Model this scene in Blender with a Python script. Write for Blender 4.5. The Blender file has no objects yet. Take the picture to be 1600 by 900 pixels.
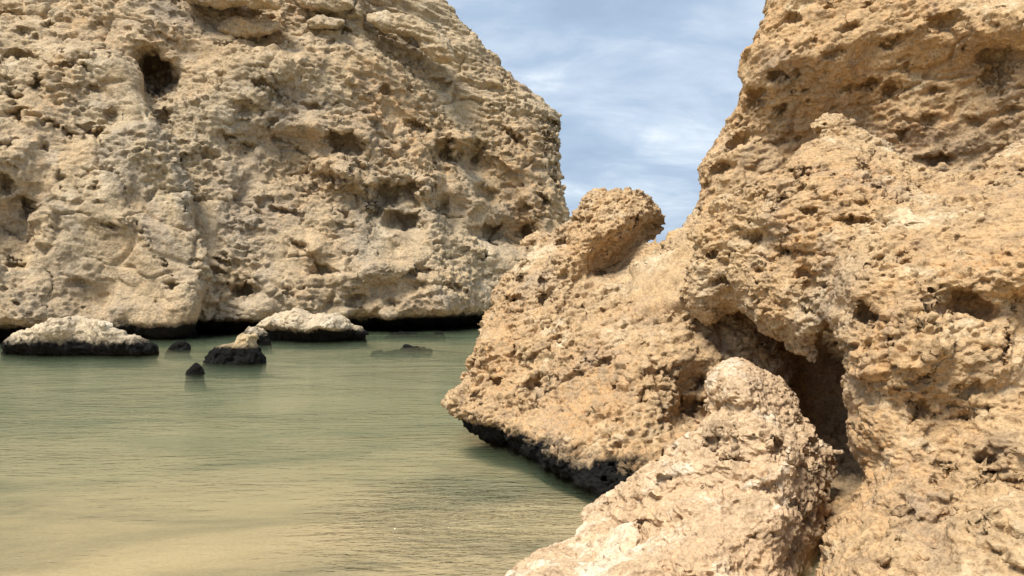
import bpy, math, random, time
import numpy as np
from concurrent.futures import ThreadPoolExecutor
T0 = time.time()
scene = bpy.context.scene
COL = scene.collection
F32 = np.float32

# ------------------------------------------------------------------ camera
FPX, HZ, CAMZ = 1155.0, 430.0, 1.7          # focal length and horizon in photo pixels, eye height
cam_d = bpy.data.cameras.new('camera')
cam = bpy.data.objects.new('camera', cam_d)
COL.objects.link(cam)
cam.location = (0, 0, CAMZ)
cam.rotation_euler = (math.radians(90), 0, 0)
cam_d.sensor_width = 36.0
cam_d.lens = FPX / 1600 * 36.0
cam_d.shift_y = (HZ - 450) / 1600
cam_d.clip_start = 0.05
cam_d.clip_end = 6000
scene.camera = cam

# ------------------------------------------------------------------ world, sun, exposure
SUN_EL, SUN_AZ = 61.0, -138.0     # azimuth from +Y clockwise: behind the camera to the left
world = bpy.data.worlds.new('World')
scene.world = world
world.use_nodes = True
nt = world.node_tree
nt.nodes.clear()


def N(nt, t, **kw):
    n = nt.nodes.new(t)
    for k, v in kw.items():
        if k.startswith('i_'):
            n.inputs[k[2:]].default_value = v
        else:
            setattr(n, k, v)
    return n


def ramp(nt, fac, stops, interp='LINEAR'):
    r = nt.nodes.new('ShaderNodeValToRGB')
    r.color_ramp.interpolation = interp
    e = r.color_ramp.elements
    while len(e) < len(stops):
        e.new(0.5)
    for i, (p, c) in enumerate(stops):
        e[i].position = p
        e[i].color = c if len(c) == 4 else (*c, 1)
    nt.links.new(fac, r.inputs[0])
    return r.outputs[0]


def mixc(nt, fac, a, b, mode='MIX'):
    m = nt.nodes.new('ShaderNodeMix')
    m.data_type = 'RGBA'
    m.blend_type = mode
    for sock, v in ((m.inputs[0], fac), (m.inputs[6], a), (m.inputs[7], b)):
        if isinstance(v, (int, float)):
            sock.default_value = v
        elif isinstance(v, tuple):
            sock.default_value = v if len(v) == 4 else (*v, 1)
        else:
            nt.links.new(v, sock)
    return m.outputs[2]


def math_n(nt, op, a, b=0.0, c=0.0, clamp=False):
    m = nt.nodes.new('ShaderNodeMath')
    m.operation = op
    m.use_clamp = clamp
    for i, v in enumerate((a, b, c)):
        if isinstance(v, (int, float)):
            m.inputs[i].default_value = v
        else:
            nt.links.new(v, m.inputs[i])
    return m.outputs[0]


sky = N(nt, 'ShaderNodeTexSky', sky_type='NISHITA', sun_disc=False,
        sun_elevation=math.radians(SUN_EL), sun_rotation=math.radians(SUN_AZ))
sky.air_density = 1.0
sky.dust_density = 2.0
tc = N(nt, 'ShaderNodeTexCoord')
sep = N(nt, 'ShaderNodeSeparateXYZ')
nt.links.new(tc.outputs['Generated'], sep.inputs[0])
den = math_n(nt, 'ADD', math_n(nt, 'MAXIMUM', sep.outputs[2], 0.0), 0.30)
comb = N(nt, 'ShaderNodeCombineXYZ')
nt.links.new(math_n(nt, 'DIVIDE', sep.outputs[0], den), comb.inputs[0])
nt.links.new(math_n(nt, 'DIVIDE', sep.outputs[1], den), comb.inputs[1])
mp = N(nt, 'ShaderNodeMapping')
mp.inputs['Scale'].default_value = (0.75, 1.15, 1)
mp.inputs['Rotation'].default_value = (0, 0, 0.10)
nt.links.new(comb.outputs[0], mp.inputs[0])
cn = N(nt, 'ShaderNodeTexNoise', i_Scale=3.4, i_Detail=8.0, i_Roughness=0.58, i_Distortion=0.35)
nt.links.new(mp.outputs[0], cn.inputs[0])
cn2 = N(nt, 'ShaderNodeTexNoise', i_Scale=1.3, i_Detail=4.0, i_Roughness=0.5)
nt.links.new(mp.outputs[0], cn2.inputs[0])
cl = math_n(nt, 'ADD', math_n(nt, 'MULTIPLY', cn.outputs[0], 0.65), math_n(nt, 'MULTIPLY', cn2.outputs[0], 0.35))
cloud = ramp(nt, cl, [(0.36, (2.15, 2.75, 3.65)), (0.47, (2.55, 3.2, 4.1)), (0.56, (3.4, 4.0, 4.75)), (0.66, (5.2, 5.6, 6.0))])
skyc = mixc(nt, 0.9, sky.outputs[0], cloud)
bg = N(nt, 'ShaderNodeBackground', i_Strength=0.075)
nt.links.new(skyc, bg.inputs[0])
wo = N(nt, 'ShaderNodeOutputWorld')
nt.links.new(bg.outputs[0], wo.inputs[0])

sun_d = bpy.data.lights.new('sun', 'SUN')
sun_d.energy = 2.3
sun_d.angle = math.radians(20)
sun_d.color = (1.0, 0.95, 0.86)
sun = bpy.data.objects.new('sun', sun_d)
COL.objects.link(sun)
sun.rotation_euler = (math.radians(90 - SUN_EL), 0, math.radians(180 - SUN_AZ))

vs = scene.view_settings
vs.view_transform = 'Standard'
vs.look = 'None'
vs.gamma = 1.0
vs.use_curve_mapping = False
vs.exposure = 1.36
scene.cycles.max_bounces = 8
scene.cycles.diffuse_bounces = 4
scene.cycles.transparent_max_bounces = 8
scene.cycles.use_denoising = True

# ------------------------------------------------------------------ numeric noise
POOL = ThreadPoolExecutor(4)
CH = 60000


def par(fn, P, *a):
    n = len(P)
    if n <= CH:
        return fn(P, *a)
    parts = list(POOL.map(lambda i: fn(P[i:i + CH], *a), range(0, n, CH)))
    return np.concatenate(parts)


def _hash(ix, iy, iz, seed):
    h = ix * np.uint32(0x8da6b343) + iy * np.uint32(0xd8163841) + iz * np.uint32(0xcb1ab31f) + np.uint32(seed * 7919 + 17)
    h ^= h >> np.uint32(15)
    h *= np.uint32(0x2c1b3c6d)
    h ^= h >> np.uint32(12)
    h *= np.uint32(0x297a2d39)
    h ^= h >> np.uint32(15)
    return h


def perlin(P, seed=0):
    Pf = np.floor(P)
    I = Pf.astype(np.int32).astype(np.uint32)
    fr = P - Pf
    u = fr * fr * fr * (fr * (fr * 6 - 15) + 10)
    res = 0
    one = np.uint32(1)
    for dx in (0, 1):
        wx = u[:, 0] if dx else 1 - u[:, 0]
        for dy in (0, 1):
            wy = u[:, 1] if dy else 1 - u[:, 1]
            wxy = wx * wy
            for dz in (0, 1):
                h = _hash(I[:, 0] + np.uint32(dx), I[:, 1] + np.uint32(dy), I[:, 2] + np.uint32(dz), seed)
                g = (((h & np.uint32(1023)).astype(F32) - 511.5) * (fr[:, 0] - dx)
                     + (((h >> np.uint32(10)) & np.uint32(1023)).astype(F32) - 511.5) * (fr[:, 1] - dy)
                     + (((h >> np.uint32(20)) & np.uint32(1023)).astype(F32) - 511.5) * (fr[:, 2] - dz))
                res = res + wxy * (u[:, 2] if dz else 1 - u[:, 2]) * g
    return (res * (1.6 / 511.5)).astype(F32)


def fbm(P, wl, octs, seed=0, rough=0.5):
    def f(Q):
        r, a, s = 0, 1.0, 1.0 / wl
        for o in range(octs):
            r = r + a * perlin(Q * F32(s) + F32(o * 17.3), seed + o)
            a *= rough
            s *= 2.03
        return r
    return par(f, P)


def billow(P, wl, octs, seed=0, rough=0.5):
    """rounded lumps with sharp creases between them; about -0.3..1"""
    def f(Q):
        r, a, s = 0, 1.0, 1.0 / wl
        for o in range(octs):
            r = r + a * (np.abs(perlin(Q * F32(s) + F32(o * 11.7), seed + o)) * 2 - 0.45)
            a *= rough
            s *= 2.03
        return r
    return par(f, P)


def facets(P, wl, seed=0, k=18.0, lip=0.0):
    """broken, chiselled faces: each cell its own tilted plane"""
    def f(Q):
        q = Q / F32(wl)
        b = np.floor(q - 0.5)
        I = b.astype(np.int32).astype(np.uint32)
        num = 0
        den = 1e-9
        for dx in (0, 1):
            for dy in (0, 1):
                for dz in (0, 1):
                    h = _hash(I[:, 0] + np.uint32(dx), I[:, 1] + np.uint32(dy), I[:, 2] + np.uint32(dz), seed)
                    r = [((h >> np.uint32(s)) & np.uint32(255)).astype(F32) / 255 for s in (0, 8, 16)]
                    e = [q[:, i] - (b[:, i] + d + 0.2 + 0.6 * r[i]) for i, d in enumerate((dx, dy, dz))]
                    d2 = e[0] ** 2 + e[1] ** 2 + e[2] ** 2
                    h2 = _hash(h, h >> np.uint32(3), h >> np.uint32(7), seed + 5)
                    g = [((h2 >> np.uint32(s)) & np.uint32(255)).astype(F32) / 127.5 - 1 for s in (0, 8, 16, 24)]
                    w = np.exp(-k * d2)
                    num = num + w * (0.5 * g[3] + e[0] * g[0] + e[1] * g[1] + e[2] * (g[2] * 0.7 - lip))
                    den = den + w
        return (num / den).astype(F32)
    return par(f, P)


def ridged(P, wl, octs, seed=0, rough=0.5):
    """smooth hollows with sharp ridges between them"""
    def f(Q):
        r, a, s = 0, 1.0, 1.0 / wl
        for o in range(octs):
            r = r + a * (0.45 - 2 * np.abs(perlin(Q * F32(s) + F32(o * 5.9), seed + o)))
            a *= rough
            s *= 2.03
        return r
    return par(f, P)


def warp(P, wl, amp, seed):
    def f(Q):
        q = Q / F32(wl)
        return (Q + F32(amp) * np.stack([perlin(q + F32(3.1 * i), seed + i) for i in range(3)], 1)).astype(F32)
    return par(f, P)


def joints(P, wl, width, seed=0):
    """thin cracks along the borders of broken blocks, 0..1"""
    def f(Q):
        q = Q / F32(wl)
        b = np.floor(q - 0.5)
        I = b.astype(np.int32).astype(np.uint32)
        f1 = np.full(len(Q), 9, F32)
        f2 = np.full(len(Q), 9, F32)
        for dx in (0, 1):
            for dy in (0, 1):
                for dz in (0, 1):
                    h = _hash(I[:, 0] + np.uint32(dx), I[:, 1] + np.uint32(dy), I[:, 2] + np.uint32(dz), seed)
                    r = [((h >> np.uint32(s)) & np.uint32(255)).astype(F32) / 255 for s in (0, 8, 16)]
                    d = sum((q[:, i] - (b[:, i] + o + 0.2 + 0.6 * r[i])) ** 2 for i, o in enumerate((dx, dy, dz)))
                    d = np.sqrt(d)
                    f2 = np.minimum(f2, np.maximum(f1, d))
                    f1 = np.minimum(f1, d)
        return np.exp(-((f2 - f1) * F32(wl / width)) ** 2).astype(F32)
    return par(f, P)


def pits(P, wl, prob, seed=0, sharp=0.55):
    """scattered holes, 0..1 (1 at the bottom of a hole), most of them wider than tall"""
    def f(Q):
        q = Q / F32(wl)
        b = np.floor(q - 0.5)
        I = b.astype(np.int32).astype(np.uint32)
        out = np.zeros(len(Q), F32)
        for dx in (0, 1):
            for dy in (0, 1):
                for dz in (0, 1):
                    h = _hash(I[:, 0] + np.uint32(dx), I[:, 1] + np.uint32(dy), I[:, 2] + np.uint32(dz), seed)
                    r = [((h >> np.uint32(s)) & np.uint32(255)).astype(F32) / 255 for s in (0, 8, 16, 24)]
                    e = [q[:, i] - (b[:, i] + d + 0.25 + 0.5 * r[i]) for i, d in enumerate((dx, dy, dz))]
                    h2 = _hash(h, h >> np.uint32(3), h >> np.uint32(7), seed + 9)
                    rad = 0.14 + 0.34 * ((h2 & np.uint32(255)).astype(F32) / 255) ** 1.6
                    rr = np.sqrt(e[0] ** 2 + e[1] ** 2 + e[2] ** 2) / rad
                    v = np.clip((1 - rr) / (1 - sharp), 0, 1)
                    v = v * v * (3 - 2 * v) * (r[3] < prob)
                    out = np.maximum(out, v * (0.35 + rad * 1.4))
        return out
    return par(f, P)


# ------------------------------------------------------------------ tracing the photograph: pixel (x, y) + distance Y -> place
def at(px, py, Y):
    return np.stack([(np.asarray(px) - 800) / FPX * Y, np.asarray(Y) * 1.0, CAMZ - (np.asarray(py) - HZ) / FPX * Y], -1)


RX0, RY0, RS, RW, RH = -450.0, -330.0, 3.0, 860, 560      # working chart for outlines and depths
gx, gy = np.meshgrid(RX0 + RS * np.arange(RW), RY0 + RS * np.arange(RH))
_g = np.stack([gx.ravel(), gy.ravel(), np.zeros(gx.size)], 1).astype(F32)
wgx = gx + (9 * fbm(_g, 42, 3, 701, 0.6)).reshape(gx.shape)
wgy = gy + (8 * fbm(_g, 42, 3, 705, 0.6)).reshape(gx.shape)


def poly_dist(pts, X, Y):
    """signed distance to a polygon, positive inside"""
    p = np.array(pts, float)
    q = np.roll(p, -1, 0)
    best = np.full(X.shape, 1e18)
    ins = np.zeros(X.shape, bool)
    for (x1, y1), (x2, y2) in zip(p, q):
        ex, ey = x2 - x1, y2 - y1
        t = np.clip(((X - x1) * ex + (Y - y1) * ey) / (ex * ex + ey * ey + 1e-9), 0, 1)
        best = np.minimum(best, (X - x1 - t * ex) ** 2 + (Y - y1 - t * ey) ** 2)
        c = (y1 > Y) != (y2 > Y)
        xi = x1 + (Y - y1) * ex / (ey if abs(ey) > 1e-9 else 1e-9)
        ins ^= c & (X < xi)
    d = np.sqrt(best)
    return np.where(ins, d, -d)


def tps(ctrl, X, Y, smooth=0.02):
    c = np.array(ctrl, float)
    x, y, v = c[:, 0] / 100, c[:, 1] / 100, c[:, 2]

    def U(r2):
        return r2 * np.log(r2 + 1e-9) * 0.5
    n = len(c)
    K = U((x[:, None] - x) ** 2 + (y[:, None] - y) ** 2) + np.eye(n) * smooth
    Pm = np.stack([np.ones(n), x, y], 1)
    A = np.block([[K, Pm], [Pm.T, np.zeros((3, 3))]])
    s = np.linalg.solve(A, np.concatenate([v, np.zeros(3)]))
    out = s[n] + s[n + 1] * X / 100 + s[n + 2] * Y / 100
    for i in range(n):
        out = out + s[i] * U((X / 100 - x[i]) ** 2 + (Y / 100 - y[i]) ** 2)
    return out


def sample(R, px, py, x0=RX0, y0=RY0, s=RS):
    h, w = R.shape
    fx = np.clip((px - x0) / s, 0, w - 1.001)
    fy = np.clip((py - y0) / s, 0, h - 1.001)
    ix, iy = fx.astype(np.int32), fy.astype(np.int32)
    ax, ay = (fx - ix).astype(F32), (fy - iy).astype(F32)
    return (R[iy, ix] * (1 - ax) * (1 - ay) + R[iy, ix + 1] * ax * (1 - ay)
            + R[iy + 1, ix] * (1 - ax) * ay + R[iy + 1, ix + 1] * ax * ay)


def sstep(x):
    x = np.clip(x, 0, 1)
    return x * x * (3 - 2 * x)


FX0, FY0, FS, FW, FH = -60.0, -60.0, 1.0, 1720, 1020


def hollow_chart(holes, cracks, D, gain):
    """depth in metres of the single hollows and cracks one can point to in the photograph"""
    R = np.zeros((FH, FW), F32)
    for (cx, cy, rx, ry, ang, dep) in holes:
        mpp = float(sample(D, np.array([cx]), np.array([cy]))[0]) / FPX
        dep = min(dep * gain, 1.7 * mpp * (ry + 0.25 * rx))
        m = int(max(rx, ry) * 1.6 + 4)
        ix0, ix1 = max(0, int(cx - m - FX0)), min(FW, int(cx + m - FX0))
        iy0, iy1 = max(0, int(cy - m - FY0)), min(FH, int(cy + m - FY0))
        if ix1 <= ix0 or iy1 <= iy0:
            continue
        X, Y = np.meshgrid(np.arange(ix0, ix1) + FX0 - cx, np.arange(iy0, iy1) + FY0 - cy)
        a = math.radians(ang)
        rx, ry = rx * 1.12, ry * 1.15
        u = X * math.cos(a) + Y * math.sin(a)
        v = -X * math.sin(a) + Y * math.cos(a)
        wob = 1 + 0.16 * np.sin(3 * np.arctan2(v, u) + cx) + 0.10 * np.sin(5 * np.arctan2(v, u) + cy)
        v0 = v + 0.30 * ry                                  # deepest point sits high, under the lip
        ryy = np.where(v0 < 0, 0.70 * ry, 1.30 * ry)
        r = np.sqrt((u / rx) ** 2 + (v0 / ryy) ** 2) / wob
        R[iy0:iy1, ix0:ix1] = np.maximum(R[iy0:iy1, ix0:ix1], dep * sstep((1 - r) / 0.9))
    for (pts, wd, dep) in cracks:
        p = np.array(pts, float)
        ix0, ix1 = max(0, int(p[:, 0].min() - 15 - FX0)), min(FW, int(p[:, 0].max() + 15 - FX0))
        iy0, iy1 = max(0, int(p[:, 1].min() - 15 - FY0)), min(FH, int(p[:, 1].max() + 15 - FY0))
        X, Y = np.meshgrid(np.arange(ix0, ix1) + FX0, np.arange(iy0, iy1) + FY0)
        Xw = X + 2.5 * np.sin(Y * 0.31 + X * 0.11) + 1.5 * np.sin(Y * 0.83)
        Yw = Y + 2.5 * np.sin(X * 0.27 + 1.3) + 1.5 * np.sin(X * 0.71)
        best = np.full(X.shape, 1e9)
        for (x1, y1), (x2, y2) in zip(p[:-1], p[1:]):
            ex, ey = x2 - x1, y2 - y1
            t = np.clip(((Xw - x1) * ex + (Yw - y1) * ey) / (ex * ex + ey * ey), 0, 1)
            best = np.minimum(best, np.hypot(Xw - x1 - t * ex, Yw - y1 - t * ey))
        R[iy0:iy1, ix0:ix1] = np.maximum(R[iy0:iy1, ix0:ix1], 0.55 * dep * sstep(1.3 - best / (0.75 * wd)) * (0.4 + 0.6 * np.sin(X * 0.13 + Y * 0.09) ** 2))
    return R


def surface_nets(V, org, h):
    """mesh the zero level of V (negative inside)"""
    nx, ny, nz = V.shape
    S = V < 0
    cs = np.zeros((nx - 1, ny - 1, nz - 1), np.int8)
    for dx in (0, 1):
        for dy in (0, 1):
            for dz in (0, 1):
                cs += S[dx:nx - 1 + dx, dy:ny - 1 + dy, dz:nz - 1 + dz]
    act = (cs > 0) & (cs < 8)
    ai = np.argwhere(act)
    idx = np.full(act.shape, -1, np.int64)
    idx[act] = np.arange(len(ai))
    acc = np.zeros((len(ai), 3))
    cnt = np.zeros(len(ai))
    cor = [(a, b, c) for a in (0, 1) for b in (0, 1) for c in (0, 1)]
    val = {c: V[ai[:, 0] + c[0], ai[:, 1] + c[1], ai[:, 2] + c[2]].astype(float) for c in cor}
    for c1 in cor:
        for ax in range(3):
            if c1[ax]:
                continue
            c2 = list(c1)
            c2[ax] = 1
            a, b = val[c1], val[tuple(c2)]
            m = (a < 0) != (b < 0)
            t = np.where(m, a / np.where(m, a - b, 1), 0)
            pos = np.tile(np.array(c1, float), (len(ai), 1))
            pos[:, ax] = t
            acc += np.where(m[:, None], pos, 0)
            cnt += m
    verts = (ai + acc / cnt[:, None]) * h + org
    quads = []
    for ax in range(3):
        o1, o2 = (ax + 1) % 3, (ax + 2) % 3
        sl = [slice(0, -1) if i == ax else slice(1, -1) for i in range(3)]
        sl2 = list(sl)
        sl2[ax] = slice(1, None)
        a, b = S[tuple(sl)], S[tuple(sl2)]
        e = np.argwhere(a != b)
        flip = a[tuple(e.T)]
        base = e.copy()
        base[:, o1] += 1
        base[:, o2] += 1

        def cell(d1, d2):
            c = base.copy()
            c[:, o1] -= d1
            c[:, o2] -= d2
            return idx[c[:, 0], c[:, 1], c[:, 2]]
        q = np.stack([cell(1, 1), cell(0, 1), cell(0, 0), cell(1, 0)], 1)
        q[~flip] = q[~flip][:, ::-1]
        quads.append(q)
    return verts, np.concatenate(quads)


def quad_mesh(name, v, q):
    me = bpy.data.meshes.new(name)
    me.vertices.add(len(v))
    me.vertices.foreach_set('co', np.ascontiguousarray(v, F32).ravel())
    me.loops.add(q.size)
    me.loops.foreach_set('vertex_index', np.ascontiguousarray(q, np.int32).ravel())
    me.polygons.add(len(q))
    me.polygons.foreach_set('loop_start', np.arange(0, q.size, 4, dtype=np.int32))
    me.update(calc_edges=True)
    return me


def compact(v, q):
    u, inv = np.unique(q, return_inverse=True)
    return v[u], inv.reshape(q.shape)


def subdivided(v, q, levels):
    if levels == 0 or len(q) == 0:
        return v, q
    me = quad_mesh('tmp', v, q)
    ob = bpy.data.objects.new('tmp', me)
    COL.objects.link(ob)
    md = ob.modifiers.new('s', 'SUBSURF')
    md.levels = md.render_levels = levels
    md.boundary_smooth = 'PRESERVE_CORNERS'
    dg = bpy.context.evaluated_depsgraph_get()
    ev = ob.evaluated_get(dg)
    m2 = ev.to_mesh()
    nv, nq = len(m2.vertices), len(m2.polygons)
    vv = np.empty(nv * 3, F32)
    m2.vertices.foreach_get('co', vv)
    qq = np.empty(nq * 4, np.int32)
    m2.loops.foreach_get('vertex_index', qq)
    ev.to_mesh_clear()
    bpy.data.objects.remove(ob)
    bpy.data.meshes.remove(me)
    return vv.reshape(-1, 3), qq.reshape(-1, 4)


def normals(v, q):
    a = v[q[:, 2]] - v[q[:, 0]]
    b = v[q[:, 3]] - v[q[:, 1]]
    n = np.cross(a, b)
    vn = np.zeros((len(v), 3))
    for k in range(3):
        for c in range(4):
            vn[:, k] += np.bincount(q[:, c], n[:, k], len(v))
    return (vn / (np.linalg.norm(vn, axis=1, keepdims=True) + 1e-12)).astype(F32)


def rock(name, mat, outline, depth, vox, levels, rough, fine, thick=2.0, rim=0.5, rimz=None, layers=(), holes=(), cracks=(), ylim=None, zmin=-1.2, band=None, hide=(), gain=1.0):
    """one rock: a traced outline at its own distance, thick and rounded at the rim, roughened in 3D, meshed, refined where it can be seen"""
    dist = poly_dist(outline, gx, gy).astype(F32)
    D = tps(depth, gx, gy)
    for (pts, delta, soft) in layers:
        D = D + delta * sstep(0.5 + poly_dist(pts, wgx, wgy) / (2 * soft))
    D = D.astype(F32)
    ins = dist > -12
    dmin, dmax = D[ins].min(), D[ins].max()
    rimz = rimz or rim
    y0, y1 = dmin - 0.6 * (band or 0.5), dmax + max(thick, rim) + 0.5
    if ylim:
        y0, y1 = max(y0, ylim[0]), min(y1, ylim[1])
    W = at(gx[ins], gy[ins], D[ins])
    W2 = at(gx[ins], gy[ins], D[ins] + thick)
    lo = np.minimum(W.min(0), W2.min(0)) - 0.3
    hi = np.maximum(W.max(0), W2.max(0)) + 0.3
    lo[2] = max(lo[2], zmin)
    lo[1], hi[1] = y0, y1
    n = np.ceil((hi - lo) / vox).astype(int) + 3
    ax = [lo[i] - vox + vox * np.arange(n[i]) for i in range(3)]
    V = np.empty(n, F32)
    bd = band or 0.6

    def slab(i):
        Y, Z = np.meshgrid(ax[1].astype(F32), ax[2].astype(F32), indexing='ij')
        X = np.full_like(Y, ax[0][i])
        px = 800 + FPX * X / Y
        py = HZ - FPX * (Z - CAMZ) / Y
        d = sample(dist, px, py) * Y / FPX
        yc = sample(D, px, py)
        t = np.clip(d / rim, 0, 1)
        edge = 1 - np.sqrt(np.maximum(1 - (1 - t) ** 2, 0))
        front = yc + rimz * edge - Y
        back = Y - (yc + np.maximum(thick * np.sqrt(np.maximum(1 - (1 - np.clip(d / (thick * 0.8), 0, 1)) ** 2, 0)), rim))
        F = np.maximum(np.maximum(front * 0.8, back), -d)
        m = np.abs(F) < bd
        if m.any():
            P = np.stack([X[m], Y[m], Z[m]], 1).astype(F32)
            F[m] += rough(P, px[m], py[m])
        V[i] = F
    list(POOL.map(slab, range(n[0])))
    for a_ in range(3):                                     # melt away slivers thinner than the grid
        sl_a, sl_b, sl_c = ([slice(None)] * 3 for _ in range(3))
        sl_a[a_], sl_b[a_], sl_c[a_] = slice(None, -2), slice(2, None), slice(1, -1)
        W_ = V.copy()
        W_[tuple(sl_c)] = 0.5 * V[tuple(sl_c)] + 0.25 * (V[tuple(sl_a)] + V[tuple(sl_b)])
        V = W_
    V[0] = V[-1] = 1
    V[:, 0] = V[:, -1] = 1
    V[:, :, 0] = V[:, :, -1] = 1
    v, q = surface_nets(V, np.array([a[0] for a in ax]), vox)
    # drop stray crumbs: keep the largest connected piece
    lab = np.arange(len(v))
    while True:
        m = lab[q].min(1)
        new = lab.copy()
        for c in range(4):
            np.minimum.at(new, q[:, c], m)
        new = new[new]
        if (new == lab).all():
            break
        lab = new
    keep = np.bincount(lab).argmax()
    q = q[lab[q[:, 0]] == keep]
    v, q = compact(v, q)
    # refine what faces the picture
    c = v[q].mean(1)
    vn = normals(v, q)
    fn = vn[q].mean(1)
    to = np.array([0, 0, CAMZ]) - c
    to /= np.linalg.norm(to, axis=1, keepdims=True)
    px = 800 + FPX * c[:, 0] / np.maximum(c[:, 1], 0.1)
    py = HZ - FPX * (c[:, 2] - CAMZ) / np.maximum(c[:, 1], 0.1)
    see = ((fn * to).sum(1) > -0.25) & (px > -80) & (px < 1700) & (py > -40) & (py < 940) & (c[:, 2] > -0.35)
    for hp, inset in hide:
        see &= poly_dist(hp, px, py) < inset
    va, qa = subdivided(*compact(v, q[see]), levels)
    vb, qb = compact(v, q[~see])
    chart = hollow_chart(holes, cracks, D, gain) if (holes or cracks) else None
    outv, outq, o = [], [], 0
    for vv, qq in ((va, qa), (vb, qb)):
        if len(qq) == 0:
            continue
        vv = vv.astype(F32)
        if chart is not None:
            nn = normals(vv, qq)
            px = 800 + FPX * vv[:, 0] / vv[:, 1]
            py = HZ - FPX * (vv[:, 2] - CAMZ) / vv[:, 1]
            wl = vv[:, 1].mean() * 0.022
            cd = sample(chart, px + 7 * fbm(vv, wl, 3, 77, 0.6), py + 6 * fbm(vv, wl, 3, 99, 0.6), FX0, FY0, FS)
            cd = cd * np.clip(-nn[:, 1] * 3, 0, 1)
            ray = vv - np.array([0, 0, CAMZ], F32)
            ray /= np.linalg.norm(ray, axis=1, keepdims=True)
            dirn = 0.75 * ray - 0.25 * nn
            vv = (vv + dirn * cd[:, None]).astype(F32)
        for f in fine:
            nn = normals(vv, qq)
            vv = (vv + nn * f(vv, nn)[:, None]).astype(F32)
        outv.append(vv)
        outq.append(qq + o)
        o += len(vv)
    V2, Q2 = np.concatenate(outv), np.concatenate(outq)
    org = np.array([V2[:, 0].mean(), V2[:, 1].mean(), max(0.0, V2[:, 2].min())], F32)
    me = quad_mesh(name, V2 - org, Q2)
    me.polygons.foreach_set('use_smooth', np.ones(len(Q2), bool))
    me.materials.append(mat)
    ob = bpy.data.objects.new(name, me)
    ob.location = org
    COL.objects.link(ob)
    print(f'{name}: grid {tuple(n)} coarse {len(q)} fine {len(qa)} total {len(Q2)} t={time.time() - T0:.1f}')
    return ob


def tag(o, label, cat, group=None, kind=None):
    if label:
        o['label'] = label
    if cat:
        o['category'] = cat
    if group:
        o['group'] = group
    if kind:
        o['kind'] = kind
    return o


def thing(name, loc, label, cat, group=None):
    o = bpy.data.objects.new(name, None)
    o.location = loc
    o.empty_display_size = 0.3
    COL.objects.link(o)
    return tag(o, label, cat, group)


def under(parent, *kids):
    bpy.context.view_layer.update()
    for k in kids:
        k.parent = parent
        k.location = k.location - parent.location


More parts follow.
